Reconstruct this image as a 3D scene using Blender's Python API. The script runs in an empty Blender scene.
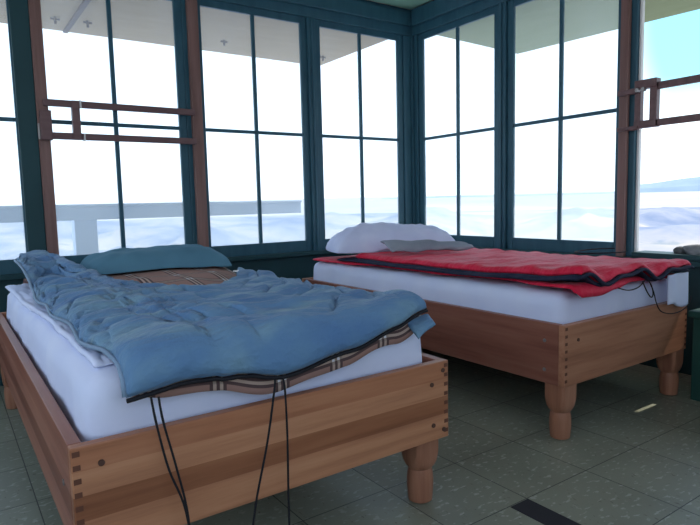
import bpy, bmesh, math, random
from mathutils import Vector, Matrix, noise
random.seed(4)
S = bpy.context.scene
COL = S.collection
PI = math.pi

# ------------------------------------------------------------------ camera
cam_d = bpy.data.cameras.new('camera'); cam = bpy.data.objects.new('camera', cam_d); COL.objects.link(cam)
yaw, pitch, roll = [math.radians(a) for a in (-34.77, -5.846, -1.369)]
fw = Vector((-math.sin(yaw), math.cos(yaw), 0)); rt = Vector((math.cos(yaw), math.sin(yaw), 0)); up = Vector((0, 0, 1))
Fd = fw*math.cos(pitch)+up*math.sin(pitch); Ud = up*math.cos(pitch)-fw*math.sin(pitch)
R2 = rt*math.cos(roll)+Ud*math.sin(roll); U2 = Ud*math.cos(roll)-rt*math.sin(roll)
M3 = Matrix((R2, U2, -Fd)).transposed()
cam.matrix_world = Matrix.Translation((-2.9986, -3.4353, .894)) @ M3.to_4x4()
cam_d.sensor_width = 36; cam_d.lens = 586.3*36/700; cam_d.clip_start = .02; cam_d.clip_end = 20000
S.camera = cam

# ------------------------------------------------------------------ world, sun, exposure
W = bpy.data.worlds.new('sky'); S.world = W; W.use_nodes = True
nt = W.node_tree; bg = nt.nodes['Background']
tc = nt.nodes.new('ShaderNodeTexCoord'); sx = nt.nodes.new('ShaderNodeSeparateXYZ'); rp = nt.nodes.new('ShaderNodeValToRGB')
nt.links.new(tc.outputs['Generated'], sx.inputs[0]); nt.links.new(sx.outputs['Z'], rp.inputs[0]); nt.links.new(rp.outputs[0], bg.inputs[0])
e = rp.color_ramp.elements
e[0].position = 0.0; e[0].color = (.95, 1.0, 1.0, 1)
e[1].position = 1.0; e[1].color = (.13, .33, .75, 1)
for p, c in ((.10, (.90, 1.0, 1.0, 1)), (.17, (.28, .66, .80, 1)), (.42, (.22, .52, .80, 1))):
    n = e.new(p); n.color = c
# thin bright cloud everywhere but round a clear patch of sky to the right
vd = nt.nodes.new('ShaderNodeVectorMath'); vd.operation = 'DOT_PRODUCT'
cd = Vector((math.sin(math.radians(76)), math.cos(math.radians(76)), .26)).normalized(); vd.inputs[1].default_value = cd
vn = nt.nodes.new('ShaderNodeVectorMath'); vn.operation = 'NORMALIZE'; nt.links.new(tc.outputs['Generated'], vn.inputs[0]); nt.links.new(vn.outputs[0], vd.inputs[0])
cr = nt.nodes.new('ShaderNodeMapRange'); cr.interpolation_type = 'SMOOTHSTEP'
cr.inputs['From Min'].default_value = .957; cr.inputs['From Max'].default_value = .972; cr.inputs['To Min'].default_value = .9; cr.inputs['To Max'].default_value = 0
nt.links.new(vd.outputs['Value'], cr.inputs['Value'])
cm = nt.nodes.new('ShaderNodeMix'); cm.data_type = 'RGBA'; nt.links.new(cr.outputs[0], cm.inputs[0]); nt.links.new(rp.outputs[0], cm.inputs[6])
cl = nt.nodes.new('ShaderNodeValToRGB'); nt.links.new(sx.outputs['Z'], cl.inputs[0]); ce = cl.color_ramp.elements
ce[0].position = 0; ce[0].color = (.90, 1.02, 1.16, 1); ce[1].position = .75; ce[1].color = (.42, .58, .88, 1)
cq = ce.new(.33); cq.color = (.88, 1.02, 1.24, 1)
nt.links.new(cl.outputs[0], cm.inputs[7]); nt.links.new(cm.outputs[2], bg.inputs[0])
bg.inputs[1].default_value = 1.75
sun_d = bpy.data.lights.new('sun', 'SUN'); sun = bpy.data.objects.new('sun', sun_d); COL.objects.link(sun)
sun_d.energy = 3.6; sun_d.angle = .0093; sun_d.color = (1, .93, .82)
SUN_FROM = Vector((1, -.12, 1.175))
sun.rotation_euler = SUN_FROM.to_track_quat('Z', 'Y').to_euler(); sun.location = (6, -2, 9)
S.view_settings.view_transform = 'Standard'; S.view_settings.look = 'None'
S.view_settings.exposure = 0.2; S.view_settings.gamma = 1.0; S.view_settings.use_curve_mapping = False

# ------------------------------------------------------------------ materials
def new_mat(name, rough=.6, color=(.5, .5, .5), spec=.3):
    m = bpy.data.materials.new(name); m.use_nodes = True
    b = m.node_tree.nodes['Principled BSDF']
    b.inputs['Base Color'].default_value = (*color, 1); b.inputs['Roughness'].default_value = rough
    b.inputs['Specular IOR Level'].default_value = spec
    return m, m.node_tree, b
def N(nt, t, **k):
    n = nt.nodes.new(t)
    for a, v in k.items(): setattr(n, a, v)
    return n
def ramp(nt, fac, stops):
    r = N(nt, 'ShaderNodeValToRGB'); el = r.color_ramp.elements
    el[0].position, el[0].color = stops[0][0], (*stops[0][1], 1); el[1].position, el[1].color = stops[-1][0], (*stops[-1][1], 1)
    for p, c in stops[1:-1]:
        x = el.new(p); x.color = (*c, 1)
    nt.links.new(fac, r.inputs[0]); return r.outputs[0]
def tex_noise(nt, scale=(1, 1, 1), sc=1., detail=3, coord='Object', rough=.5):
    t = N(nt, 'ShaderNodeTexCoord'); mp = N(nt, 'ShaderNodeMapping'); mp.inputs['Scale'].default_value = scale
    nt.links.new(t.outputs[coord], mp.inputs[0])
    n = N(nt, 'ShaderNodeTexNoise'); n.inputs['Scale'].default_value = sc; n.inputs['Detail'].default_value = detail; n.inputs['Roughness'].default_value = rough
    nt.links.new(mp.outputs[0], n.inputs[0]); return n
def add_bump(nt, b, fac, strength=.2, dist=.01):
    u = N(nt, 'ShaderNodeBump'); u.inputs['Strength'].default_value = strength; u.inputs['Distance'].default_value = dist
    nt.links.new(fac, u.inputs['Height']); nt.links.new(u.outputs[0], b.inputs['Normal'])
def mottled(name, c1, c2, sc=8, rough=.6, bump=.1, scale=(1, 1, 1), spec=.3, lo=.3, hi=.7):
    m, t, b = new_mat(name, rough, c1, spec)
    n = tex_noise(t, scale, sc, 4)
    t.links.new(ramp(t, n.outputs[0], [(lo, c1), (hi, c2)]), b.inputs[0])
    if bump: add_bump(t, b, n.outputs[0], bump, .004)
    return m
def mix_rgb(nt, fac, a, b, mode='MIX'):
    x = N(nt, 'ShaderNodeMix', data_type='RGBA', blend_type=mode)
    for s, v in ((0, fac), (6, a), (7, b)):
        if hasattr(v, 'is_linked'): nt.links.new(v, x.inputs[s])
        else: x.inputs[s].default_value = v if s == 0 else (*v, 1)
    return x.outputs[2]
def mth(nt, op, a, b=None, c=None):
    x = N(nt, 'ShaderNodeMath', operation=op)
    for s, v in enumerate((a, b, c)):
        if v is None: continue
        if hasattr(v, 'is_linked'): nt.links.new(v, x.inputs[s])
        else: x.inputs[s].default_value = v
    return x.outputs[0]

def wood(name, axis, dark, mid, light, strip=None, rough=.42):
    """grain runs along axis; strips of the glued-up board lie across world Z"""
    m, t, b = new_mat(name, rough, mid, .35)
    sc = [26, 26, 26]; sc[axis] = 1.6
    g = tex_noise(t, tuple(sc), 1.0, 5, rough=.6)
    col = ramp(t, g.outputs[0], [(.25, dark), (.5, mid), (.75, light)])
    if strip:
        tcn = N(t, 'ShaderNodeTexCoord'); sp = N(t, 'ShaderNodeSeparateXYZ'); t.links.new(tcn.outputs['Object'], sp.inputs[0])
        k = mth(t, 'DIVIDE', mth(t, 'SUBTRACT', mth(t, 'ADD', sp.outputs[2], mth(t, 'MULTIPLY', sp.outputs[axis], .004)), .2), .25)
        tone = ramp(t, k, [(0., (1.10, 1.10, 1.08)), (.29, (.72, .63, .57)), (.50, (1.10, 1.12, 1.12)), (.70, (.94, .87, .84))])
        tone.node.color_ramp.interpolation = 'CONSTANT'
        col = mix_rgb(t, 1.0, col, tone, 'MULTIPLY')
    t.links.new(col, b.inputs[0]); add_bump(t, b, g.outputs[0], .12, .002)
    return m

D, MI, L = (.27, .11, .056), (.46, .205, .105), (.57, .285, .155)
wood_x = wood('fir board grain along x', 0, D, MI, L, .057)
wood_y_shaded = wood('shaded fir board grain along y', 1, (.20, .065, .042), (.31, .12, .075), (.38, .165, .105), .057)  # darker than along x: shade on the side rails put into the colour
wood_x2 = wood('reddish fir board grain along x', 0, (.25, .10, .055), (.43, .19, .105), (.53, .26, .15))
wood_y2_shaded = wood('reddish shaded fir board grain along y', 1, (.17, .055, .038), (.27, .10, .065), (.33, .14, .09))  # side rail shade put into the colour here too
wood_z = wood('fir post grain upright', 2, (.26, .10, .06), (.40, .175, .10), (.48, .23, .14))
wood_dark = new_mat('dark end grain', .6, (.15, .06, .036))[0]
redwood_z = wood('brown trim upright', 2, (.13, .066, .055), (.20, .11, .095), (.26, .145, .125))
redwood_h = wood('brown bar', 0, (.10, .055, .055), (.15, .085, .085), (.19, .11, .105))
teal_paint = mottled('dark teal paint', (.024, .082, .118), (.036, .112, .152), 5, .42, .05, (4, 4, 1))
teal_dark = mottled('deep green wall paint', (.012, .048, .056), (.018, .064, .074), 3, .55, .05)
green_trim = mottled('light green paint', (.22, .42, .33), (.28, .48, .38), 4, .5, .03)
ceiling_m = mottled('pale pink ceiling boards', (.62, .52, .47), (.70, .60, .55), 3, .7, .03)
white_and_sunlit = new_mat('white paint and sunlit jamb', .5, (.8, .8, .78))[0]  # also used for the sunlit jamb edge at the open window
screw_m, _t, _b = new_mat('dull steel', .4, (.32, .30, .29)); _b.inputs['Metallic'].default_value = .8
screw_dark = new_mat('rusty bolt', .5, (.10, .05, .035))[0]
black_cord = new_mat('black cord', .7, (.012, .012, .016))[0]
sheet_m = mottled('white cotton sheet', (.68, .74, .95), (.75, .80, .97), 6, .85, .12, spec=.1)
pillow_white = mottled('lavender white pillowcase', (.60, .64, .86), (.67, .71, .90), 9, .85, .15, spec=.1)
grey_cloth = mottled('grey green lining cloth', (.22, .25, .30), (.30, .33, .38), 10, .85, .15, spec=.1)
navy_cloth = mottled('navy zipper lining', (.018, .022, .045), (.035, .04, .07), 20, .8, .1, spec=.15)
teal_pillow = mottled('teal pillow cloth', (.085, .20, .28), (.11, .25, .34), 4, .85, .12, spec=.1)

def fabric(name, c1, c2, c3, fine=28, spec=.15, rough=.75, bump=.7, sheen=.15):
    m, t, b = new_mat(name, rough, c1, spec)
    n = tex_noise(t, (1, 2.6, 1), 5, 4)
    n2 = tex_noise(t, (1, 2.8, 1.4), fine, 4)
    col = ramp(t, n.outputs[0], [(.3, c1), (.5, c2), (.7, c3)])
    t.links.new(col, b.inputs[0])
    add_bump(t, b, n2.outputs[0], bump, .012)
    b.inputs['Sheen Weight'].default_value = sheen; b.inputs['Sheen Roughness'].default_value = .4
    return m
blue_m = fabric('blue quilted cotton', (.098, .205, .39), (.128, .252, .415), (.195, .335, .43))
red_m = fabric('red nylon', (.60, .010, .042), (.68, .016, .054), (.76, .028, .075), 22, .2, .6, .7, .08)
piping_m = new_mat('pale blue piping', .7, (.22, .32, .44))[0]

# plaid lining: tan-brown ground, dark pairs of lines with white crossings (UV in metres)
def plaid():
    m, t, b = new_mat('brown plaid flannel', .85, (.2, .12, .09), .1)
    uv = N(t, 'ShaderNodeUVMap'); sp = N(t, 'ShaderNodeSeparateXYZ'); t.links.new(uv.outputs[0], sp.inputs[0])
    per = .15
    def band(ax, lo, hi):
        f = mth(t, 'FRACT', mth(t, 'ADD', mth(t, 'DIVIDE', sp.outputs[ax], per), .31*ax))
        return mth(t, 'MULTIPLY', mth(t, 'GREATER_THAN', f, lo), mth(t, 'LESS_THAN', f, hi))
    def union(*xs):
        r = xs[0]
        for x in xs[1:]: r = mth(t, 'MAXIMUM', r, x)
        return r
    dk = [union(band(a, .10, .15), band(a, .20, .25), band(a, .30, .35)) for a in (0, 1)]
    wh = [union(band(a, .15, .20), band(a, .25, .30)) for a in (0, 1)]
    col = mix_rgb(t, mth(t, 'MULTIPLY', union(*dk), .75), (.34, .20, .165), (.03, .025, .035))
    col = mix_rgb(t, mth(t, 'MULTIPLY', union(*wh), .45), col, (.66, .55, .45))
    col = mix_rgb(t, mth(t, 'MULTIPLY', mth(t, 'MULTIPLY', wh[0], wh[1]), .95), col, (.80, .80, .84))
    t.links.new(col, b.inputs[0])
    n = tex_noise(t, (1, 1, 1), 18, 3); add_bump(t, b, n.outputs[0], .4, .01)
    return m
plaid_m = plaid()

def floor_mat():
    m, t, b = new_mat('speckled vinyl tile', .36, (.2, .2, .17), .35)
    c = N(t, 'ShaderNodeTexCoord'); sp = N(t, 'ShaderNodeSeparateXYZ'); t.links.new(c.outputs['Object'], sp.inputs[0])
    T = .2995
    fx = mth(t, 'DIVIDE', mth(t, 'ADD', sp.outputs[0], 1.6235+T*20), T); fy = mth(t, 'DIVIDE', mth(t, 'ADD', sp.outputs[1], 2.3525+T*20), T)
    g = None
    for f in (fx, fy):
        fr = mth(t, 'FRACT', f); d = mth(t, 'MINIMUM', fr, mth(t, 'SUBTRACT', 1.0, fr))
        l = mth(t, 'LESS_THAN', d, .0055); g = l if g is None else mth(t, 'MAXIMUM', g, l)
    wn = N(t, 'ShaderNodeTexWhiteNoise', noise_dimensions='2D'); cb = N(t, 'ShaderNodeCombineXYZ')
    t.links.new(mth(t, 'FLOOR', fx), cb.inputs[0]); t.links.new(mth(t, 'FLOOR', fy), cb.inputs[1]); t.links.new(cb.outputs[0], wn.inputs['Vector'])
    big = tex_noise(t, (1, 1, 1), 3.5, 4)
    base = ramp(t, big.outputs[0], [(.3, (.22, .236, .175)), (.7, (.295, .312, .232))])
    base = mix_rgb(t, 1.0, base, ramp(t, wn.outputs['Value'], [(0, (.9, .9, .9)), (1, (1.06, 1.06, 1.05))]), 'MULTIPLY')
    sp1 = tex_noise(t, (1, 2.0, 1), 34, 3); base = mix_rgb(t, ramp(t, sp1.outputs[0], [(.585, (0, 0, 0)), (.66, (.55, .55, .55))]), base, (.50, .50, .43))
    sp2 = tex_noise(t, (2.1, 1, 1), 40, 3); base = mix_rgb(t, ramp(t, sp2.outputs[0], [(.65, (0, 0, 0)), (.72, (.7, .7, .7))]), base, (.10, .075, .05))
    base = mix_rgb(t, mth(t, 'MULTIPLY', g, .85), base, (.02, .02, .018))
    t.links.new(base, b.inputs[0])
    r = ramp(t, big.outputs[0], [(.3, (.30, .30, .30)), (.7, (.50, .50, .50))]); t.links.new(r, b.inputs['Roughness'])
    add_bump(t, b, mth(t, 'MULTIPLY', g, -1.0), .3, .003)
    return m
floor_m = floor_mat()

def glass_mat(name, dust, tint=(.94, .99, 1.0)):
    m = bpy.data.materials.new(name); m.use_nodes = True; t = m.node_tree; t.nodes.clear()
    o = N(t, 'ShaderNodeOutputMaterial'); tr = N(t, 'ShaderNodeBsdfTransparent'); tl = N(t, 'ShaderNodeBsdfTranslucent'); mx = N(t, 'ShaderNodeMixShader')
    tr.inputs[0].default_value = (*tint, 1); tl.inputs[0].default_value = (.92, .95, .97, 1)
    n = tex_noise(t, (1, 1, .6), 2.2, 4); t.links.new(ramp(t, n.outputs[0], [(.3, (dust*.75,)*3), (.7, (dust*1.25,)*3)]), mx.inputs[0])
    t.links.new(tr.outputs[0], mx.inputs[1]); t.links.new(tl.outputs[0], mx.inputs[2]); t.links.new(mx.outputs[0], o.inputs[0])
    return m
glass_m = glass_mat('dusty window glass', .14)

shutter_m = mottled('grey beige plywood', (.45, .33, .20), (.51, .375, .235), 3, .7, .05, (1, 5, 1))
shutter_g = mottled('green bounce lit plywood', (.27, .315, .165), (.31, .35, .195), 3, .7, .05, (5, 1, 1))  # same plywood, with green bounced light put into its colour
deck_m = mottled('weathered deck boards', (.50, .46, .40), (.60, .56, .50), 4, .8, .1, (1, 9, 1))
rail_m = mottled('glare washed rail', (.56, .62, .76), (.63, .68, .80), 4, .8, .1)  # window glare and overexposure put into the rail's pale blue colour

def terrain_mat():
    m, t, b = new_mat('pale desert ground', .9, (.5, .45, .4), .05)
    n = tex_noise(t, (1, 1, 1), .006, 6, rough=.6); n2 = tex_noise(t, (1, 1, 1), .03, 5)
    c = ramp(t, n.outputs[0], [(.36, (.20, .24, .32)), (.48, (.33, .34, .38)), (.62, (.47, .42, .36))])
    c = mix_rgb(t, ramp(t, n2.outputs[0], [(.6, (0, 0, 0)), (.7, (.6, .6, .6))]), c, (.22, .27, .29))
    t.links.new(c, b.inputs[0]); return m
terrain_m = terrain_mat()
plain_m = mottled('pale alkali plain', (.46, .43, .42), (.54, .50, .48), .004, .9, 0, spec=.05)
mesa_m = mottled('haze blue mesa', (.30, .37, .48), (.35, .42, .52), .01, .95, 0, (1, 1, 3), spec=.03)  # blue grey base colour stands in for distant haze

# ------------------------------------------------------------------ mesh helpers
def obj(name, bm, mat, parent=None, smooth=False, bevel=0, kind=None, label=None):
    me = bpy.data.meshes.new(name); bmesh.ops.recalc_face_normals(bm, faces=bm.faces); bm.to_mesh(me); bm.free()
    o = bpy.data.objects.new(name, me); COL.objects.link(o)
    if mat: me.materials.append(mat)
    if smooth:
        for p in me.polygons: p.use_smooth = True
    if bevel:
        md = o.modifiers.new('bevel', 'BEVEL'); md.width = bevel; md.segments = 2; md.limit_method = 'ANGLE'
    if parent: o.parent = parent; 
    if parent and any(abs(v) > 1e-9 for v in parent.location): o.matrix_parent_inverse = Matrix.Translation(parent.location).inverted()
    if kind: o['kind'] = kind
    if label: o['label'] = label
    return o
def thing(name, label, cat, loc=(0, 0, 0), group=None):
    o = bpy.data.objects.new(name, None); COL.objects.link(o); o.location = loc; o.empty_display_size = .1
    o['label'] = label; o['category'] = cat
    if group: o['group'] = group
    return o
def tag(o, label, cat, group=None):
    o['label'] = label; o['category'] = cat
    if group: o['group'] = group
    return o
def box(bm, x0, x1, y0, y1, z0, z1):
    v = [bm.verts.new(p) for p in ((x0, y0, z0), (x1, y0, z0), (x1, y1, z0), (x0, y1, z0), (x0, y0, z1), (x1, y0, z1), (x1, y1, z1), (x0, y1, z1))]
    for f in ((0, 3, 2, 1), (4, 5, 6, 7), (0, 1, 5, 4), (1, 2, 6, 5), (2, 3, 7, 6), (3, 0, 4, 7)): bm.faces.new([v[i] for i in f])
def bx(*a):
    bm = bmesh.new(); box(bm, *a); return bm
def boxes(L):
    bm = bmesh.new()
    for a in L: box(bm, *a)
    return bm
def cyl(bm, p, axis, r, h, n=12):
    a = Vector(axis).normalized(); q = a.to_track_quat('Z', 'Y'); rings = []
    for k in (0, h):
        rings.append([bm.verts.new(Vector(p)+q @ Vector((r*math.cos(2*PI*i/n), r*math.sin(2*PI*i/n), k))) for i in range(n)])
    for i in range(n): bm.faces.new((rings[0][i], rings[0][(i+1) % n], rings[1][(i+1) % n], rings[1][i]))
    bm.faces.new(rings[0][::-1]); bm.faces.new(rings[1])
def spline(pts, sub=6):
    P = [Vector(p) for p in pts]; out = []
    for i in range(len(P)-1):
        a, b, c, d = P[max(i-1, 0)], P[i], P[i+1], P[min(i+2, len(P)-1)]
        for k in range(sub):
            t = k/sub
            out.append(.5*((2*b)+(c-a)*t+(2*a-5*b+4*c-d)*t*t+(3*b-a-3*c+d)*t**3))
    return out+[P[-1]]
def tube(bm, pts, r, n=7, sub=6, smooth=True):
    P = spline(pts, sub) if smooth else [Vector(p) for p in pts]; rings = []
    for i, p in enumerate(P):
        d = (P[min(i+1, len(P)-1)]-P[max(i-1, 0)]).normalized(); q = d.to_track_quat('Z', 'Y')
        rings.append([bm.verts.new(p+q @ Vector((r*math.cos(2*PI*k/n), r*math.sin(2*PI*k/n), 0))) for k in range(n)])
    for a, b in zip(rings, rings[1:]):
        for k in range(n): bm.faces.new((a[k], a[(k+1) % n], b[(k+1) % n], b[k]))
    bm.faces.new(rings[0][::-1]); bm.faces.new(rings[-1])
def nz(x, y, z=0): return noise.noise(Vector((x, y, z)))
def ss(a, b, x):
    t = max(0., min(1., (x-a)/(b-a))); return t*t*(3-2*t)
def lerp_tab(tab, x):
    if x <= tab[0][0]: return tab[0][1]
    for (a, b), (c, d) in zip(tab, tab[1:]):
        if x <= c:
            t = (x-a)/(c-a); t = t*t*(3-2*t); return b+(d-b)*t
    return tab[-1][1]
def slab(name, mid, thick, nu, nv, mat, parent=None, uvscale=None, **k):
    """closed soft sheet: mid(s,t) centre surface, thick(s,t) half thickness"""
    bm = bmesh.new(); uvl = bm.loops.layers.uv.new('uv') if uvscale else None
    P = [[Vector(mid(i/nu, j/nv)) for j in range(nv+1)] for i in range(nu+1)]
    top, bot = [], []
    for i in range(nu+1):
        ra, rb = [], []
        for j in range(nv+1):
            du = P[min(i+1, nu)][j]-P[max(i-1, 0)][j]; dv = P[i][min(j+1, nv)]-P[i][max(j-1, 0)]
            n = dv.cross(du).normalized()
            if n.length < .5: n = Vector((0, 0, 1))
            h = thick(i/nu, j/nv)
            ha, hb = h if isinstance(h, tuple) else (h, h)
            ra.append(bm.verts.new(P[i][j]+n*ha)); rb.append(bm.verts.new(P[i][j]-n*hb))
        top.append(ra); bot.append(rb)
    def face(vs, uvs=None):
        f = bm.faces.new(vs)
        if uvl and uvs:
            for l, q in zip(f.loops, uvs): l[uvl].uv = (q[0]*uvscale[0], q[1]*uvscale[1])
    for i in range(nu):
        for j in range(nv):
            q = [(i/nu, j/nv), ((i+1)/nu, j/nv), ((i+1)/nu, (j+1)/nv), (i/nu, (j+1)/nv)]
            face((top[i][j], top[i+1][j], top[i+1][j+1], top[i][j+1]), q)
            face((bot[i][j+1], bot[i+1][j+1], bot[i+1][j], bot[i][j]), q[::-1])
    ring = [(i, 0) for i in range(nu)]+[(nu, j) for j in range(nv)]+[(i, nv) for i in range(nu, 0, -1)]+[(0, j) for j in range(nv, 0, -1)]
    for (a, b), (c, d) in zip(ring, ring[1:]+ring[:1]):
        q = [(a/nu, b/nv), (c/nu, d/nv), (c/nu, d/nv), (a/nu, b/nv)]
        face((top[a][b], bot[a][b], bot[c][d], top[c][d]), [q[0], q[0], q[1], q[1]])
    return obj(name, bm, mat, parent, smooth=True, **k)
def rnd(d, r):
    d = min(max(d/r, 0), 1); return math.sqrt(max(0, 1-(1-d)**2))

# ------------------------------------------------------------------ room shell
ZT, ZB, ZM = 2.071, .645, 1.351          # glass head, glass foot, middle bar
X0, Y0 = -4.28, -4.28
obj('floor', bx(X0-.1, .1, Y0-.1, .1, -.12, 0), floor_m, kind='structure')
obj('ceiling', bx(X0-.1, .1, Y0-.1, .1, 2.30, 2.42), ceiling_m, kind='structure')
obj('wall_back', bx(X0-.1, .1, 0, .1, 0, .555), teal_dark, kind='structure')
obj('wall_right', bx(0, .1, Y0-.1, 0, 0, .555), teal_dark, kind='structure')
obj('wall_left', bx(X0-.1, X0, Y0, 0, 0, .555), teal_dark, kind='structure')
obj('wall_front', boxes([(X0, -1.5, Y0-.1, Y0, 0, .555), (-1.5, 0, Y0-.1, Y0, 0, 2.112)]), teal_dark, kind='structure')  # unseen solid right part added to darken the floor and red bed
n_trim = [0]
def trim(bm, mat, bevel=.004):
    n_trim[0] += 1; return obj('trim_%d' % n_trim[0], bm, mat, kind='structure', bevel=bevel)
# head beams: lower casing and upper board with a step between them
trim(boxes([(X0, .1, -.02, .1, 2.112, 2.30)]), teal_paint); trim(bx(X0, -.055, -.055, -.02, 2.172, 2.268), teal_paint)
trim(boxes([(-.02, .1, Y0, -.02, 2.112, 2.30)]), teal_paint); trim(bx(-.055, -.02, Y0, -.055, 2.172, 2.285), teal_paint)
trim(bx(X0-.1, X0+.02, Y0, 0, 2.112, 2.30), teal_paint); trim(bx(X0, 0, Y0-.1, Y0+.02, 2.112, 2.30), teal_paint)
# light green cornice boards under the ceiling, brown bead beside them
trim(bx(X0, -.06, -.30, -.056, 2.286, 2.30), green_trim); trim(bx(X0, -.06, -.325, -.30, 2.280, 2.30), redwood_h)
# sills
trim(bx(X0, -.045, -.045, .0, .545, .572), teal_dark); trim(bx(-.045, .0, Y0, -.0, .545, .572), teal_dark)
# corner post with stepped stops
trim(boxes([(-.03, .03, -.03, .03, .555, 2.112), (-.098, -.03, -.012, .03, .555, 2.112), (-.012, .03, -.067, -.03, .555, 2.112)]), teal_paint)

# windows: plane coordinate a along the wall, from the corner going out
def bw(a0, a1, d0, d1, z0, z1): return (-a1, -a0, d0, d1, z0, z1)      # back wall
def rw(a0, a1, d0, d1, z0, z1): return (d0, d1, -a1, -a0, z0, z1)      # right wall
n_win = [0]
def window(f, g0, g1, gm, zm=ZM):
    n_win[0] += 1; s = .046
    w = obj('window_%d' % n_win[0], boxes([f(g0-s, g0, .0, .024, ZB-.08, ZT+.045), f(g1, g1+s, .0, .024, ZB-.08, ZT+.045),
        f(g0, g1, .0, .024, ZB-.08, ZB), f(g0, g1, .0, .024, ZT, ZT+.045)]), teal_paint, kind='structure', bevel=.004)
    obj('muntin', bx(*f(gm-.0115, gm+.0115, .002, .022, ZB, ZT)), teal_paint, w, bevel=.004)
    obj('muntin', bx(*f(g0, g1, .004, .020, zm-.0105, zm+.0105)), teal_paint, w, bevel=.004)
    obj('glass', bx(*f(g0, g1, .011, .014, ZB, ZT)), glass_m, w)
BK = [(.1442, .815, .4825), (.9675, 1.6447, 1.3055), (1.8055, 2.4955, 2.161), (2.6469, 3.325, 2.986), (3.48, 4.16, 3.82)]
RK = [(.1132, .7932, .4606), (.9481, 1.6362, 1.2871)]
for g in BK: window(bw, *g)
for g in RK: window(rw, *g)
def post(f, a0, a1, mat=teal_paint, d0=-.018, d1=.032): trim(bx(*f(a0, a1, d0, d1, .57, 2.112)), mat)
for a, b in ((.861, .9215),  (3.371, 3.434), (4.206, 4.3)): post(bw, a, b)
post(bw, .885, .898, teal_paint, -.028, -.018)
# posts beside the barred window carry brown boards
post(bw, 1.691, 1.7595, teal_paint, 0, .032); post(bw, 2.5415, 2.601, teal_paint, 0, .032)
post(bw, 1.672, 1.735, redwood_z, -.03, -.0); post(bw, 2.498, 2.553, redwood_z, -.03, -.0); post(bw, 2.553, 2.64, teal_dark, -.022, -.0)
post(rw, .8392, .902, teal_paint); post(rw, .864, .876, teal_paint, -.028, -.018)
post(rw, 1.668, 1.712, redwood_z, -.03, 0); post(rw, 1.682, 1.742, teal_paint, 0, .032); post(rw, 1.742, 1.756, white_and_sunlit, .02, .045)  # last strip: sunlight on the jamb edge, put in as white colour
post(rw, 2.50, 2.66, redwood_z); post(rw, 3.33, 3.49); post(rw, 4.16, 4.28)
trim(bx(*rw(1.757, 2.50, -.03, .1, .572, .60)), teal_dark)
for k in range(6):
    a = -.02+k*.84
    trim(bx(X0-.1, X0+.02, -a-.15, -a, .555, 2.112), teal_paint); trim(bx(-a-.15, -a, Y0-.1, Y0+.02, .555, 2.112), teal_paint)

# missing tile strip on the floor
mp = obj('floor_patch', bx(-1.702, -1.624, -2.80, -2.357, 0, .0012), new_mat('bare dark adhesive', .75, (.026, .026, .030))[0])
tag(mp, 'dark bare strip where floor tile is missing, in front of the beds', 'floor patch')

# ------------------------------------------------------------------ outside: catwalk, rail, raised shutters, land
obj('catwalk_deck', boxes([(X0-1.2, 1.25, .1, 1.25, -.16, -.05), (.1, 1.25, Y0-1.2, .1, -.16, -.05), (X0-1.2, X0-.1, Y0-1.2, .1, -.16, -.05), (X0-.1, .1, Y0-1.2, Y0-.1, -.16, -.05)]), deck_m, kind='structure')
rail = thing('catwalk_railing', 'pale wooden railing of the catwalk seen through the back windows', 'railing', (-2.2, 1.03, -.05))
obj('top_rail', bx(-5.3, -.42, 1.0, 1.05, .815, .905), rail_m, rail, bevel=.005)
obj('rail_cap', bx(-5.3, -.42, .985, 1.09, .905, .925), rail_m, rail, bevel=.005)
for x in (-5.2, -3.7, -2.155): obj('post', bx(x-.075, x+.075, 1.05, 1.16, -.05, .905), rail_m, rail, bevel=.005)

def shutter(name_label, quad, mat, bolts, group):
    xs = [q[0] for q in quad]; ys = [q[1] for q in quad]
    t = thing('window_shutter', name_label, 'shutter', (sum(xs)/4, sum(ys)/4, quad[0][2]), group)
    bm = bmesh.new(); lo = [bm.verts.new(q) for q in quad]; hi = [bm.verts.new((q[0], q[1], q[2]+.035)) for q in quad]
    bm.faces.new(lo); bm.faces.new(hi[::-1])
    for i in range(4): bm.faces.new((lo[i], hi[i], hi[(i+1) % 4], lo[(i+1) % 4]))
    obj('panel', bm, mat, t)
    for x, y, z in bolts:
        b = bmesh.new(); cyl(b, (x, y, z+.004), (0, 0, -1), .008, .045, 8); cyl(b, (x-.026, y, z-.012), (1, 0, 0), .0065, .052, 8)
        obj('wing_bolt', b, screw_dark, t, smooth=False)
    return t
SG = 'plywood shutters propped up as awnings'
shutter('grey-beige raised plywood shutter over the two left back windows', [(-4.6, .1, 2.10), (-2.207, .1, 2.10), (-2.215, 1.055, 2.10), (-4.6, 1.055, 2.10)], shutter_m, [(-2.307, .754, 2.1), (-3.4, .74, 2.1)], SG)
sh2 = shutter('grey-beige raised plywood shutter over the back windows nearest the corner', [(-2.193, .1, 2.10), (-.145, .1, 2.10), (-.145, 1.08, 2.10), (-2.203, 1.06, 2.10)], shutter_m, [(-2.120, .735, 2.1), (-1.191, .718, 2.1), (-.31, .757, 2.1)], SG)
obj('seam_strip', bx(-2.219, -2.190, .14, 1.03, 2.083, 2.0985), screw_dark, sh2, label='dark strip along the seam')  # dark strip covering the gap between the two panels
shutter('raised plywood shutter, green bounce light in its colour, over the right-hand windows', [(.1, -.115, 2.12), (.1, -4.4, 2.12), (1.05, -4.4, 2.0), (1.06, -.115, 2.093)], shutter_g, [(.72, -1.35, 2.06)], SG)

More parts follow.
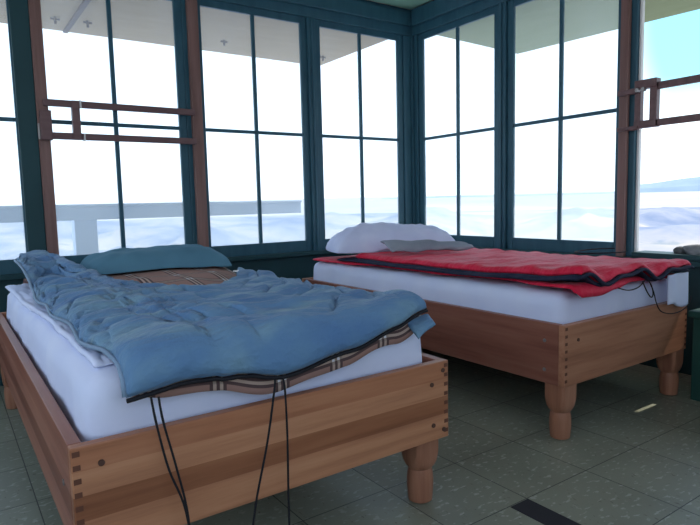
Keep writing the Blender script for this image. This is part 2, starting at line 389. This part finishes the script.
AZ0, AZ1, NA = math.radians(-60), math.radians(150), 210
def land_h(a, r):
    x, y = r*math.sin(a), r*math.cos(a)
    base = lerp_tab([(0, -62), (500, -60), (1300, -26), (3000, 14), (5000, 40)], r)
    rel = ss(60, 400, r)*(1-ss(1000, 1450, r))
    rid = 1-abs(nz(x*.004, y*.004, 3))*2
    return base+rel*(18*nz(x*.006, y*.006)+26*rid*rid-13+8*nz(x*.018, y*.018, 7)+3*nz(x*.05, y*.05, 2))
def land(name, radii, mat):
    bm = bmesh.new(); prev = None
    for r in radii:
        row = [bm.verts.new((r*math.sin(AZ0+(AZ1-AZ0)*k/NA), r*math.cos(AZ0+(AZ1-AZ0)*k/NA), land_h(AZ0+(AZ1-AZ0)*k/NA, r))) for k in range(NA+1)]
        if prev:
            for k in range(NA): bm.faces.new((prev[k], prev[k+1], row[k+1], row[k]))
        prev = row
    return obj(name, bm, mat, smooth=True, kind='structure')
land('canyon_ground', [8*1.09**i for i in range(61) if 8*1.09**i < 1400]+[1400], terrain_m)
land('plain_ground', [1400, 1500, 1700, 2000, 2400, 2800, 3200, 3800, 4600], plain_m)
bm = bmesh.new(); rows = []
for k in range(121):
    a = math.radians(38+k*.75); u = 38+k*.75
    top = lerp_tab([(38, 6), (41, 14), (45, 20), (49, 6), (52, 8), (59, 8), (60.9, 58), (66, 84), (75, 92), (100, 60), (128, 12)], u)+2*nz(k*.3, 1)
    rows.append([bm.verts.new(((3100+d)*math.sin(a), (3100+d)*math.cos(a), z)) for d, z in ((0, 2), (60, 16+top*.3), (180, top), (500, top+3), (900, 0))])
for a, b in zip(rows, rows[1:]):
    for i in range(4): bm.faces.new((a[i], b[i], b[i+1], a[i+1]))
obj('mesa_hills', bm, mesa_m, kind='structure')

# ------------------------------------------------------------------ window bars
def bar_unit(label, f, a_box0, a_box1, a_end, z0, z1, anchor0, anchor1, tail, pins, flip=1):
    t = thing('window_bar', label, 'window bar', (f(a_box0, a_box0, -.06, -.06, z1, z1)[0], f(a_box0, a_box0, -.06, -.06, z1, z1)[2], z1))
    h = .017
    obj('upper_bar', bx(*f(min(a_box0, a_end), max(a_box0, a_end), -.062, -.038, z1-h, z1+h)), redwood_h, t, bevel=.003)
    obj('lower_bar', bx(*f(min(a_box0, a_end), max(a_box0, a_end), -.062, -.038, z0-h, z0+h)), redwood_h, t, bevel=.003)
    c = a_box1
    obj('cross_piece', bx(*f(c-.019, c+.019, -.072, -.034, z0-h, z1+h)), redwood_h, t, bevel=.003)
    obj('mounting_block', bx(*f(anchor0, anchor1, -.07, -.03, z0-h*1.4, z1-.04)), redwood_h, t, bevel=.004)
    if tail:
        obj('bracket_plate', bx(*f(tail[0], tail[1], -.05, -.03, z0-.02, z0+.06)), screw_m, t, bevel=.002)
    for a, z in pins:
        b = bmesh.new(); p = f(a-.004, a+.004, -.066, -.034, z-.019, z+.019); box(b, *p); obj('joint_pin', b, white_and_sunlit, t, label='white joint pin')
    return t
bar_unit('brown double wooden bar across the left back window behind the teal pillow', bw, 2.525, 2.375, 1.73, 1.272, 1.438, 2.492, 2.545, (2.546, 2.556), [(2.35, 1.440), (2.34, 1.270)])
# the bar at the open right window: a square frame on a bracket, arms running on along the opening
b7 = thing('window_bar', 'brown square-framed wooden bar beside the open right window', 'window bar', (-.05, -1.84, 1.25))
h = .017
obj('frame_post', bx(*rw(1.776, 1.806, -.07, -.035, 1.238, 1.465)), redwood_h, b7, bevel=.003)
obj('frame_post', bx(*rw(1.852, 1.888, -.07, -.035, 1.236, 1.45)), redwood_h, b7, bevel=.003)
obj('frame_top', bx(*rw(1.776, 1.888, -.075, -.03, 1.425, 1.468)), redwood_h, b7, bevel=.003)
obj('frame_foot', bx(*rw(1.776, 1.888, -.075, -.03, 1.232, 1.268)), redwood_h, b7, bevel=.003)
obj('upper_bar', bx(*rw(1.888, 2.52, -.062, -.038, 1.413, 1.447)), redwood_h, b7, bevel=.003)
obj('lower_bar', bx(*rw(1.888, 2.52, -.062, -.038, 1.235, 1.268)), redwood_h, b7, bevel=.003)
obj('upper_arm', bx(*rw(1.690, 1.80, -.082, -.06, 1.405, 1.432)), redwood_h, b7, bevel=.003)
obj('lower_arm', bx(*rw(1.690, 1.80, -.082, -.06, 1.225, 1.245)), redwood_h, b7, bevel=.003)
for a in (1.80, 1.83):
    b = bmesh.new(); cyl(b, (-.075, -a, 1.418), (-1, 0, 0), .011, .02, 6); obj('hex_bolt', b, screw_m, b7)

# ------------------------------------------------------------------ beds
ZR0, ZR1 = .209, .436
def leg_mesh(cx, cy, a=.043, z1=.40):
    bm = bmesh.new(); n = 32; prev = None
    prof = [(0, .031, 2), (.004, .036, 2), (.02, .0375, 2), (.045, .0395, 2), (.07, .0395, 2), (.088, .038, 2), (.098, .036, 2), (.103, .0345, 2),
            (.106, .036, 2.3), (.112, .0385, 3.2), (.125, .041, 5), (.145, .0425, 10), (.16, .043, 30), (.2, .043, 60), (z1, .043, 60)]
    for z, r, p in prof:
        ring = []
        for i in range(n):
            t = 2*PI*(i+.5)/n; c, s = math.cos(t), math.sin(t)
            k = (abs(c)**p+abs(s)**p)**(-1/p); ring.append(bm.verts.new((cx+a/.043*r*k*c, cy+a/.043*r*k*s, z)))
        if prev:
            for i in range(n): bm.faces.new((prev[i], prev[(i+1) % n], ring[(i+1) % n], ring[i]))
        else: bm.faces.new(ring[::-1])
        prev = ring
    bm.faces.new(prev); return bm
def bed(label, x0, x1, y0, y1, bolts_foot, bolts_left, inset=.047, wx=wood_x, wy=wood_y_shaded):
    """y0 = foot (towards the camera), y1 = head"""
    t = thing('bed_frame', label, 'bed frame', ((x0+x1)/2, (y0+y1)/2, 0)); w = .026
    obj('foot_board', bx(x0, x1, y0, y0+w, ZR0, ZR1), wx, t, bevel=.0025)
    obj('head_board', bx(x0, x1, y1-w, y1, ZR0, ZR1), wx, t, bevel=.0025)
    obj('side_rail', bx(x0, x0+w, y0+w, y1-w, ZR0, ZR1), wy, t, bevel=.002)
    obj('side_rail', bx(x1-w, x1, y0+w, y1-w, ZR0, ZR1), wy, t, bevel=.002)
    obj('base_panel', bx(x0+w, x1-w, y0+w, y1-w, ZR0+.02, ZR0+.045), wy, t)
    for cx in (x0+.046, x1-.046):
        for cy in (y0+inset, y1-.047):
            lg = obj('leg', leg_mesh(cx, cy, z1=.25), wood_z, t, smooth=False)
            lg.data.polygons.foreach_set('use_smooth', [True]*len(lg.data.polygons)); lg.data.set_sharp_from_angle(angle=.7)
    for xe, d in ((x0, 1), (x1, -1)):                          # box-joint end grain along both front corners
        bm = bmesh.new()
        for k in range(8):
            z = ZR0+.016+k*.0275; box(bm, min(xe+d*.003, xe+d*.017), max(xe+d*.003, xe+d*.017), y0-.0006, y0+.002, z, z+.011)
        obj('finger_joint', bm, wood_dark, t, label='dark end-grain joint marks at the corner')
    for x, z in bolts_foot:
        b = bmesh.new(); cyl(b, (x, y0+.003, z), (0, -1, 0), .0065, .006, 12); obj('screw_plug', b, screw_dark, t)
    for y, z in bolts_left:
        b = bmesh.new(); cyl(b, (x0+.002, y, z), (-1, 0, 0), .007, .004, 12); obj('screw_head', b, screw_m, t, label='pale metal screw head')
    return t
B1 = (-2.83, -1.83, -2.236, -.37); B2 = (-1.20, -.312, -2.18, -.32)
bed('brown wooden bed frame in the foreground, under the blue sleeping bag', *B1, [(-2.775, .395), (-1.895, .375), (-1.89, .255), (-1.852, .41), (-1.85, .235)], [(-2.13, .33)], .076)
bed('brown wooden bed frame near the corner, under the red sleeping bag', *B2, [(-1.12, .375)], [(-2.095, .37), (-2.095, .26)], .047, wood_x2, wood_y2_shaded)

# mattresses: rounded, gently lumpy, in a fitted sheet
def mattress(label, x0, x1, y0, y1, z0, z1, seed, bulge=.012):
    nu, nv, nw = 44, 80, 10; bm = bmesh.new(); vm = {}
    r = .045
    def shape(i, j, k):
        u, v, w = i/nu, j/nv, k/nw
        p = Vector((x0+(x1-x0)*u, y0+(y1-y0)*v, z0+(z1-z0)*w))
        q = Vector((min(max(p.x, x0+r), x1-r), min(max(p.y, y0+r), y1-r), min(max(p.z, z0+r), z1-r)))
        d = p-q
        # side bulge
        if d.length > 1e-6:
            m = max(abs(d.x), abs(d.y), abs(d.z)); d = d.normalized()*m
        o = q+d
        a = nz(o.x*5+seed, o.y*5, o.z*5)*.008+nz(o.x*14, o.y*9+seed, o.z*16)*.004
        side = 1-abs(2*w-1)
        nrm = d.normalized() if d.length > 1e-6 else Vector((0, 0, 1 if w > .5 else -1))
        o += nrm*a; o.x += (1 if u > .5 else -1)*bulge*side*(1 if u in (0, 1) else 0)
        # pulled gathers round the side of the sheet
        if u in (0, 1) or v in (0, 1): o += nrm*.004*math.sin((o.x+o.y)*40+3*nz(o.x*3, o.y*3, seed))*w*(nz(o.x*2, o.y*2, 9)+.5)
        return o
    def V(i, j, k):
        if (i, j, k) not in vm: vm[i, j, k] = bm.verts.new(shape(i, j, k))
        return vm[i, j, k]
    for i in range(nu):
        for j in range(nv):
            for k in (0, nw): bm.faces.new((V(i, j, k), V(i+1, j, k), V(i+1, j+1, k), V(i, j+1, k)))
    for i in range(nu):
        for k in range(nw):
            for j in (0, nv): bm.faces.new((V(i, j, k), V(i+1, j, k), V(i+1, j, k+1), V(i, j, k+1)))
    for j in range(nv):
        for k in range(nw):
            for i in (0, nu): bm.faces.new((V(i, j, k), V(i, j+1, k), V(i, j+1, k+1), V(i, j, k+1)))
    o = obj('mattress', bm, sheet_m, smooth=True); tag(o, label, 'mattress'); return o
m1 = mattress('mattress in a white fitted sheet under the blue sleeping bag', -2.784, -1.872, -2.188, -.425, .272, .552, 1, .006)
m2 = mattress('mattress in a pale white sheet under the red sleeping bag', -1.158, -.354, -2.136, -.362, .272, .540, 7, .006)
# loose sheet at the far foot corner of the second mattress
def flap(s, t):
    x = -.525+.165*s; return (x, -2.197-.006*math.sin(s*9)-.004*t, .560-.135*t+.012*math.sin(s*5+1)*t)
slab('sheet_corner', flap, lambda s, t: .0025, 22, 12, sheet_m, m2)
# loose upper sheet lying crumpled between mattress and bag
def loose(s_, t):
    y = -.47-1.66*t; xe = -2.784+.030*ss(.25, .75, t)+.012*nz(y*5, 2)
    return (xe+(-2.665-xe)*s_, y, .561+.006*nz(s_*4, y*6, 2)+.004*nz(s_*9, y*16, 5))
loose_sheet = slab('loose_sheet', loose, lambda s_, t: .002+.006*rnd(min(s_*.2, t*1.6, (1-t)*1.6), .02), 20, 90, sheet_m, m1)
from mathutils.bvhtree import BVHTree
def push(o, *others, gap=.004):
    '''lets a soft thing lie ON others: vertices found inside them move out to their surface'''
    for k in others:
        T = BVHTree.FromPolygons([v.co.copy() for v in k.data.vertices], [tuple(p.vertices) for p in k.data.polygons])
        for v in o.data.vertices:
            q, n, _, d = T.find_nearest(v.co, .12)
            if q is None: continue
            if (v.co-q).dot(n) < 0 or d < gap: v.co = q+n*gap
    o.data.update()
def rest(o, *others, gap=.004, reach=.06):
    '''raises vertices of o that would sink into the tops of others'''
    for k in others:
        T = BVHTree.FromPolygons([v.co.copy() for v in k.data.vertices], [tuple(p.vertices) for p in k.data.polygons])
        for v in o.data.vertices:
            q, n, _, d = T.ray_cast(Vector((v.co.x, v.co.y, 2)), Vector((0, 0, -1)))
            if q is not None and q.z+gap > v.co.z > q.z-reach: v.co.z = q.z+gap+.12*(v.co.z-q.z)
    o.data.update()
# ------------------------------------------------------------------ blue sleeping bag
bag = thing('sleeping_bag', 'blue quilted sleeping bag with plaid lining spread on the near bed', 'sleeping bag', (-2.33, -1.4, .56))
XL, XR = -2.748, -1.902
HEAD = [(0, -.60), (.03, -.47), (.07, -.40), (.12, -.39), (.17, -.46), (.22, -.78), (.29, -1.12), (.37, -1.30), (.48, -1.42), (.62, -1.44), (.80, -1.30), (1, -.99)]
DROOP = [(0, .098), (.10, .104), (.23, .106), (.42, .134), (.65, .105), (.85, .075), (1, .045)]
def shell_mid(s, t):
    yh = lerp_tab(HEAD, s); dl = lerp_tab(DROOP, s); ye = -2.19
    Lf = (yh-ye); l = t*(Lf+dl)
    x = XL+(XR-XL)*s
    x += .022*ss(.75, 1, t)*(1-s)
    x += .012*nz(l*4, 2.2)*(1-s)*2+.012*nz(l*3, 8.1)*s
    z = .602+.007*nz(x*3, l*4, 5)+.010*nz(x*2+l, l*9, 15)*ss(0, .08, 1-t)+.010*ss(.6, 1, s)*ss(.7, .95, t)
    z -= .016*ss(.80, 1, s)*ss(.05, .35, t)*(1-ss(.7, .9, t))
    z -= .014*ss(.25, .4, s)*(1-ss(.02, .25, t))
    y = yh-l
    lift = ss(.34, .02, s)*ss(.62, .0, t*2.2)
    lift2 = (1-ss(.12, .30, s))*(1-ss(.05, .26, t))
    z += .082*lift2
    z -= .016*(1-ss(0, .14, s))*ss(.2, .4, t)
    if l > Lf:
        d = l-Lf; r = .055; a = min(d/r, 1.25)
        y = ye-r*math.sin(a)-(d-a*r)*.3 if d > a*r else ye-r*math.sin(a)
        z -= r*(1-math.cos(a))+(max(d-a*r, 0))*.95
    return (x, y, z)
def shell_th(s, t):
    yh = lerp_tab(HEAD, s); Lt = (yh+2.19)+lerp_tab(DROOP, s)
    d = min(s*.82, (1-s)*.82, (1-t)*Lt, t*Lt*1.6)
    x, y, _ = shell_mid(s, t)
    f = rnd(d, .05)
    quilt = .72+1.0*abs(nz(x*1.5+1, y*11, 2))+.55*nz(x*6, y*20, 4)+.35*nz(x*3+y*9, y*5-x*8, 11)+.25*nz(x*15, y*40, 1)
    sd = abs(((t*Lt+.03*nz(x*3, 1))/.19+.5) % 1-.5)*.19; quilt *= 1-.55*math.exp(-(sd/.011)**2)
    foot = ss(.86, .95, t)
    quilt = quilt*(1-foot)+1.12*foot
    return (.004+.026*f*quilt, .004+.016*f)
shell = slab('quilted_shell', shell_mid, shell_th, 110, 190, blue_m, bag)
def lin_mid(s, t):
    x = -2.715+.82*s
    dl = lerp_tab(DROOP, s)-.004-.022*(1-ss(0, .25, s))+.005*math.sin(s*23); ye = -2.192; yh = -.435-.01*math.sin(s*3)
    Lf = yh-ye; l = t*(Lf+dl); y = yh-l
    z = .571+.004*nz(x*6, l*6, 3)
    yhd = lerp_tab(HEAD, max(0, min(1, (x-XL)/(XR-XL))))
    z -= .006*(1-ss(.3, .5, t))
    z += ss(-.03, .30, y-yhd)*(.040+.007*nz(x*5, y*5, 8))
    if l > Lf:
        d = l-Lf; r = .02; a = min(d/r, 1.3); y = ye-r*math.sin(a)-max(0, d-a*r)*.22; z -= r*(1-math.cos(a))+max(0, d-a*r)*.97
    return (x, y, z)
def lin_th(s, t):
    return .003+.005*rnd(min(s*.8, (1-s)*.8, t*1.9, (1-t)*1.9), .03)
lining = slab('plaid_lining', lin_mid, lin_th, 90, 150, plaid_m, bag, uvscale=(.79, 1.82), label='brown plaid lining')
rest(loose_sheet, m1, gap=.003)
for q_ in (lining, shell): push(q_, m1, gap=.006); rest(q_, m1, loose_sheet, gap=.021); push(q_, m1, gap=.006)
# blue turned corner at the foot
def cor(s, t):
    return (-1.965+.082*s-.02*t*s, -2.212-.052*t+.010*math.sin(s*3), .562-.016*t+.010*s*s-.022*t*(1-s))
slab('turned_corner', cor, lambda s, t: .003+.008*rnd(min(s, 1-s, t, 1-t), .3), 10, 10, blue_m, bag)
# zipper along the foot edge and up the right side
def edge(s, t, dz=-.004, push=.004):
    p = Vector(shell_mid(s, t)); return p
zp = [edge(k/60, 1.0)+Vector((0, -.002, -.006)) for k in range(61)]
zp += [edge(1.0, 1-k/80*.98)+Vector((.003, 0, -.006)) for k in range(1, 81)]
b = bmesh.new(); tube(b, zp, .0048, 6, smooth=False); obj('zipper', b, black_cord, bag, smooth=True, label='black zipper')
pp = [edge(0, k/50)+Vector((-.002, 0, .002)) for k in range(50, -1, -1)]+[edge(k/60, 0)+Vector((0, .003, .002)) for k in range(1, 42)]
zp += [edge(k/60, 0)+Vector((0, .003, 0)) for k in range(60, 41, -1)]
b = bmesh.new(); tube(b, pp, .0055, 6, smooth=False); obj('piping', b, piping_m, bag, smooth=True, label='pale blue edge piping')
b = bmesh.new(); box(b, -1.99, -1.955, -1.13, -1.105, .612, .617); obj('tag', b, white_and_sunlit, bag, label='small white tag')
# two pairs of tie cords
for pts in ([(-2.679, -2.262, .515), (-2.674, -2.272, .46), (-2.655, -2.274, .36), (-2.625, -2.275, .26), (-2.61, -2.275, .10), (-2.605, -2.275, .004)],
            [(-2.664, -2.262, .512), (-2.660, -2.272, .46), (-2.64, -2.276, .36), (-2.622, -2.278, .25), (-2.617, -2.276, .10), (-2.612, -2.28, .004)],
            [(-2.402, -2.262, .505), (-2.405, -2.268, .48), (-2.43, -2.272, .36), (-2.468, -2.276, .22), (-2.485, -2.277, .10), (-2.49, -2.28, .004)],
            [(-2.382, -2.262, .502), (-2.379, -2.268, .47), (-2.379, -2.272, .36), (-2.382, -2.272, .2), (-2.383, -2.274, .10), (-2.384, -2.27, .004)]):
    b = bmesh.new(); tube(b, pts, .0026, 6); obj('tie_cord', b, black_cord, bag, smooth=True, label='black tie cord hanging from the foot edge')

# pillows
def pillow(name, label, c, sx, sy, h0, rot, mat, zbot, seed, skew=0., wr=.010, peak=0, pu=2.6, tilt=0., pv=2.4):
    ca, sa = math.cos(rot), math.sin(rot)
    def mid(s, t):
        u, v = (s-.5)*2, (t-.5)*2
        k = 1-.10*(abs(v)**2)*abs(u)**2; kk = 1-.08*abs(u)**2*(abs(v)**2)
        px, py = u*sx/2*k*(1-.05*(1-v*v)), -v*sy/2*kk*(1-.04*(1-u*u))
        x, y = c[0]+px*ca-py*sa, c[1]+px*sa+py*ca
        return (x, y, zbot+.014+.05*h0*(u*skew)+.006*nz(x*4, y*4, seed))
    def th(s, t):
        u, v = abs(s-.5)*2, abs(t-.5)*2
        f = (max(0, 1-u**pu)**.55)*(max(0, 1-v**pv)**.6)
        x, y = (s-.5)*sx, (t-.5)*sy
        wv = wr*(abs(nz(x*7+seed, y*10+x*5, seed))*1.2+.5*nz(x*17, y*17, seed))*min(1, f*2)
        pk = 1+peak*nz(s*2+seed, t*1.5, 2)
        return (.004+(h0-.018)*f*pk*(1+tilt*(s-.5)*2)+wv, .004+.008*f)
    o = slab(name, mid, th, 64, 44, mat); tag(o, label, 'pillow'); return o
p1 = pillow('pillow', 'teal pillow at the head of the near bed, beside the plaid lining', (-2.195, -.69), .67, .40, .106, -.03, teal_pillow, .600, 3, 0., .012, .1, 4.0, 0., 3.6)
p2 = pillow('pillow', 'lavender-white pillow at the head of the red bed in the corner', (-.80, -.70), .80, .46, .165, -.42, pillow_white, .598, 12, -1.0, .020, .22, 3.0, .04)

rest(p1, lining, shell, gap=.010)
# ------------------------------------------------------------------ red sleeping bag
bag2 = thing('sleeping_bag', 'red sleeping bag with navy edges spread on the bed near the corner', 'sleeping bag', (-.75, -1.3, .56))
def red_layer(name, xl, xr, yh, yf, zc, th0, droop, mat, seed, wav, q=1., nu=70, nv=130, label=None, head=None, cornerdrop=0, twid=.04, rb=.03):
    def mid(s, t):
        yhh = yh if head is None else lerp_tab(head, s)
        x0 = xl(yhh+(yf-yhh)*t); x = x0+(xr-x0)*s
        dl = droop(s); Lf = yhh-yf; l = t*(Lf+dl); y = yhh-l
        z = zc-.014+.014*ss(.55, .95, t)*(1-s)-.012*ss(.4, 1, s)+wav(s, t)+.004*nz(x*5+seed, l*5)
        if l > Lf:
            d = l-Lf; a = min(d/rb, 1.3); y = yf-rb*math.sin(a)-max(0, d-a*rb)*.25; z -= rb*(1-math.cos(a))+max(0, d-a*rb)*.96
        z -= cornerdrop*(ss(.12, 0, s))*.06
        return (x, y, z)
    def th(s, t):
        d = min(s*.8, (1-s)*.8, t*1.7, (1-t)*1.7); f = rnd(d, twid); x, y, _ = mid(s, t)
        return (.003+th0*f*(.7+q*(.55*abs(nz(x*2+seed, y*10))+.35*nz(x*6, y*18, seed))), .003+th0*.5*f)
    return slab(name, mid, th, nu, nv, mat, bag2, label=label), mid
footw = lambda s, t: ss(.88, 1, t)*(.016*math.sin(s*15+1.2)+.010*math.sin(s*27))
xl_low = lambda y: -1.158+.050*ss(-.75, -.95, y)*(1-ss(-1.85, -2.0, y))+.008*nz(y*3, 4)
low, low_mid = red_layer('lower_shell', xl_low, -.345, -.39, -2.163, .568, .009, lambda s: lerp_tab([(0, .03), (.05, .055), (.16, .056), (.32, .040), (.5, .015), (1, .006)], s), red_m, 2, lambda s, t: 0)
nav, nav_mid = red_layer('navy_lining', lambda y: -1.160+.010*nz(y*4, 9), -.335, -.66, -2.185, .586, .010, lambda s: .012, navy_cloth, 5, lambda s, t: footw(s, t)*.9, .3, label='navy lining')
up_, up_mid = red_layer('upper_shell', lambda y: -1.135+.012*nz(y*4, 6), -.338, -.8, -2.190, .608, .020, lambda s: .012, red_m, 8, lambda s, t: footw(s, t)+.008*ss(.75, 1, s)*ss(.5, 1, t), 1., head=[(0, -.80), (.15, -.84), (.35, -.88), (.6, -.86), (.8, -.72), (1, -.66)])
zz = [Vector(up_mid(0, k/80))+Vector((-.006, 0, -.014)) for k in range(81)]+[Vector(up_mid(k/60, 1))+Vector((0, -.007, -.012)) for k in range(1, 61)]
b = bmesh.new(); tube(b, zz, .0075, 6, smooth=False); obj('zipper', b, navy_cloth, bag2, smooth=True, label='dark zipper along the edge')
for o_ in (low, nav, up_): push(o_, m2)
rest(p2, low, nav, up_, gap=.018)
# grey hood lining showing beside the pillow
def hood(s, t):
    w = 1-s*.6
    return (-1.09+.41*s+.05*t*w, -1.07-.185*s+.16*t*w, .632+.008*s+(.045*t)*w+.020*math.sin(PI*min(1, t*1.2))*math.sin(PI*min(1, s*1.1+.15))+.012*nz(s*5, t*2))
slab('hood_lining', hood, lambda s, t: .003+.012*rnd(min(s*1.5, (1-s)*1.2, t, 1-t), .3), 40, 16, grey_cloth, bag2, label='grey lining of the hood')
for pts in ([(-.735, -2.205, .555), (-.715, -2.212, .515), (-.685, -2.214, .487), (-.668, -2.213, .50), (-.678, -2.21, .535), (-.70, -2.205, .558)],
            [(-.69, -2.205, .556), (-.665, -2.212, .51), (-.640, -2.214, .455), (-.60, -2.214, .418), (-.52, -2.216, .400), (-.43, -2.214, .402), (-.37, -2.214, .425), (-.345, -2.210, .455)],
            [(-.90, -2.20, .545), (-.84, -2.208, .531), (-.77, -2.208, .536), (-.72, -2.204, .556)]):
    b = bmesh.new(); tube(b, pts, .0024, 6); obj('drawcord', b, black_cord, bag2, smooth=True, label='thin dark drawcord')
b = bmesh.new(); loop = [(-.56+.15*math.cos(a)+.02*math.sin(2*a), -1.93+.09*math.sin(a), .650) for a in [k*.45 for k in range(1, 12)]]
tube(b, loop, .003, 6); obj('drawcord', b, black_cord, bag2, smooth=True, label='thin dark drawcord')

# ------------------------------------------------------------------ green box at the right edge, stones on the sill
gb = thing('storage_chest', 'dark green wooden chest at the right edge beside the foot of the red bed', 'chest', (-.19, -2.8, 0))
green_chest_m = mottled('dark green chest paint', (.012, .055, .045), (.02, .075, .06), 6, .5, .08)
obj('body', bx(-.368, -.05, -3.40, -2.23, .0, .365), green_chest_m, gb, bevel=.006)  # unseen near length added to keep light off the red bed's leg
obj('lid', bx(-.382, -.035, -3.415, -2.215, .365, .395), green_chest_m, gb, bevel=.006)
def rock(label, c, sx, sy, sz, seed, mat):
    bm = bmesh.new(); bmesh.ops.create_icosphere(bm, subdivisions=3, radius=1)
    for v in bm.verts:
        k = 1+.28*nz(v.co.x*1.3+seed, v.co.y*1.3, v.co.z*1.3)+.08*nz(v.co.x*4, v.co.y*4+seed, v.co.z*4)
        v.co = Vector((v.co.x*sx*k, v.co.y*sy*k, max(v.co.z*k, -.7)*sz))+Vector(c)
    o = obj('stone', bm, mat, smooth=True); tag(o, label, 'stone'); return o
stone_m = mottled('grey stone', (.16, .17, .18), (.30, .31, .32), 25, .85, .3)
rock('flat light grey stone on the sill of the open window', (.035, -2.065, .617), .045, .075, .036, 2, stone_m)
rock('small dark pointed stone at the left end of the open sill', (.03, -1.975, .611), .025, .032, .024, 5, mottled('dark stone', (.06, .065, .07), (.12, .125, .13), 25, .85, .3))
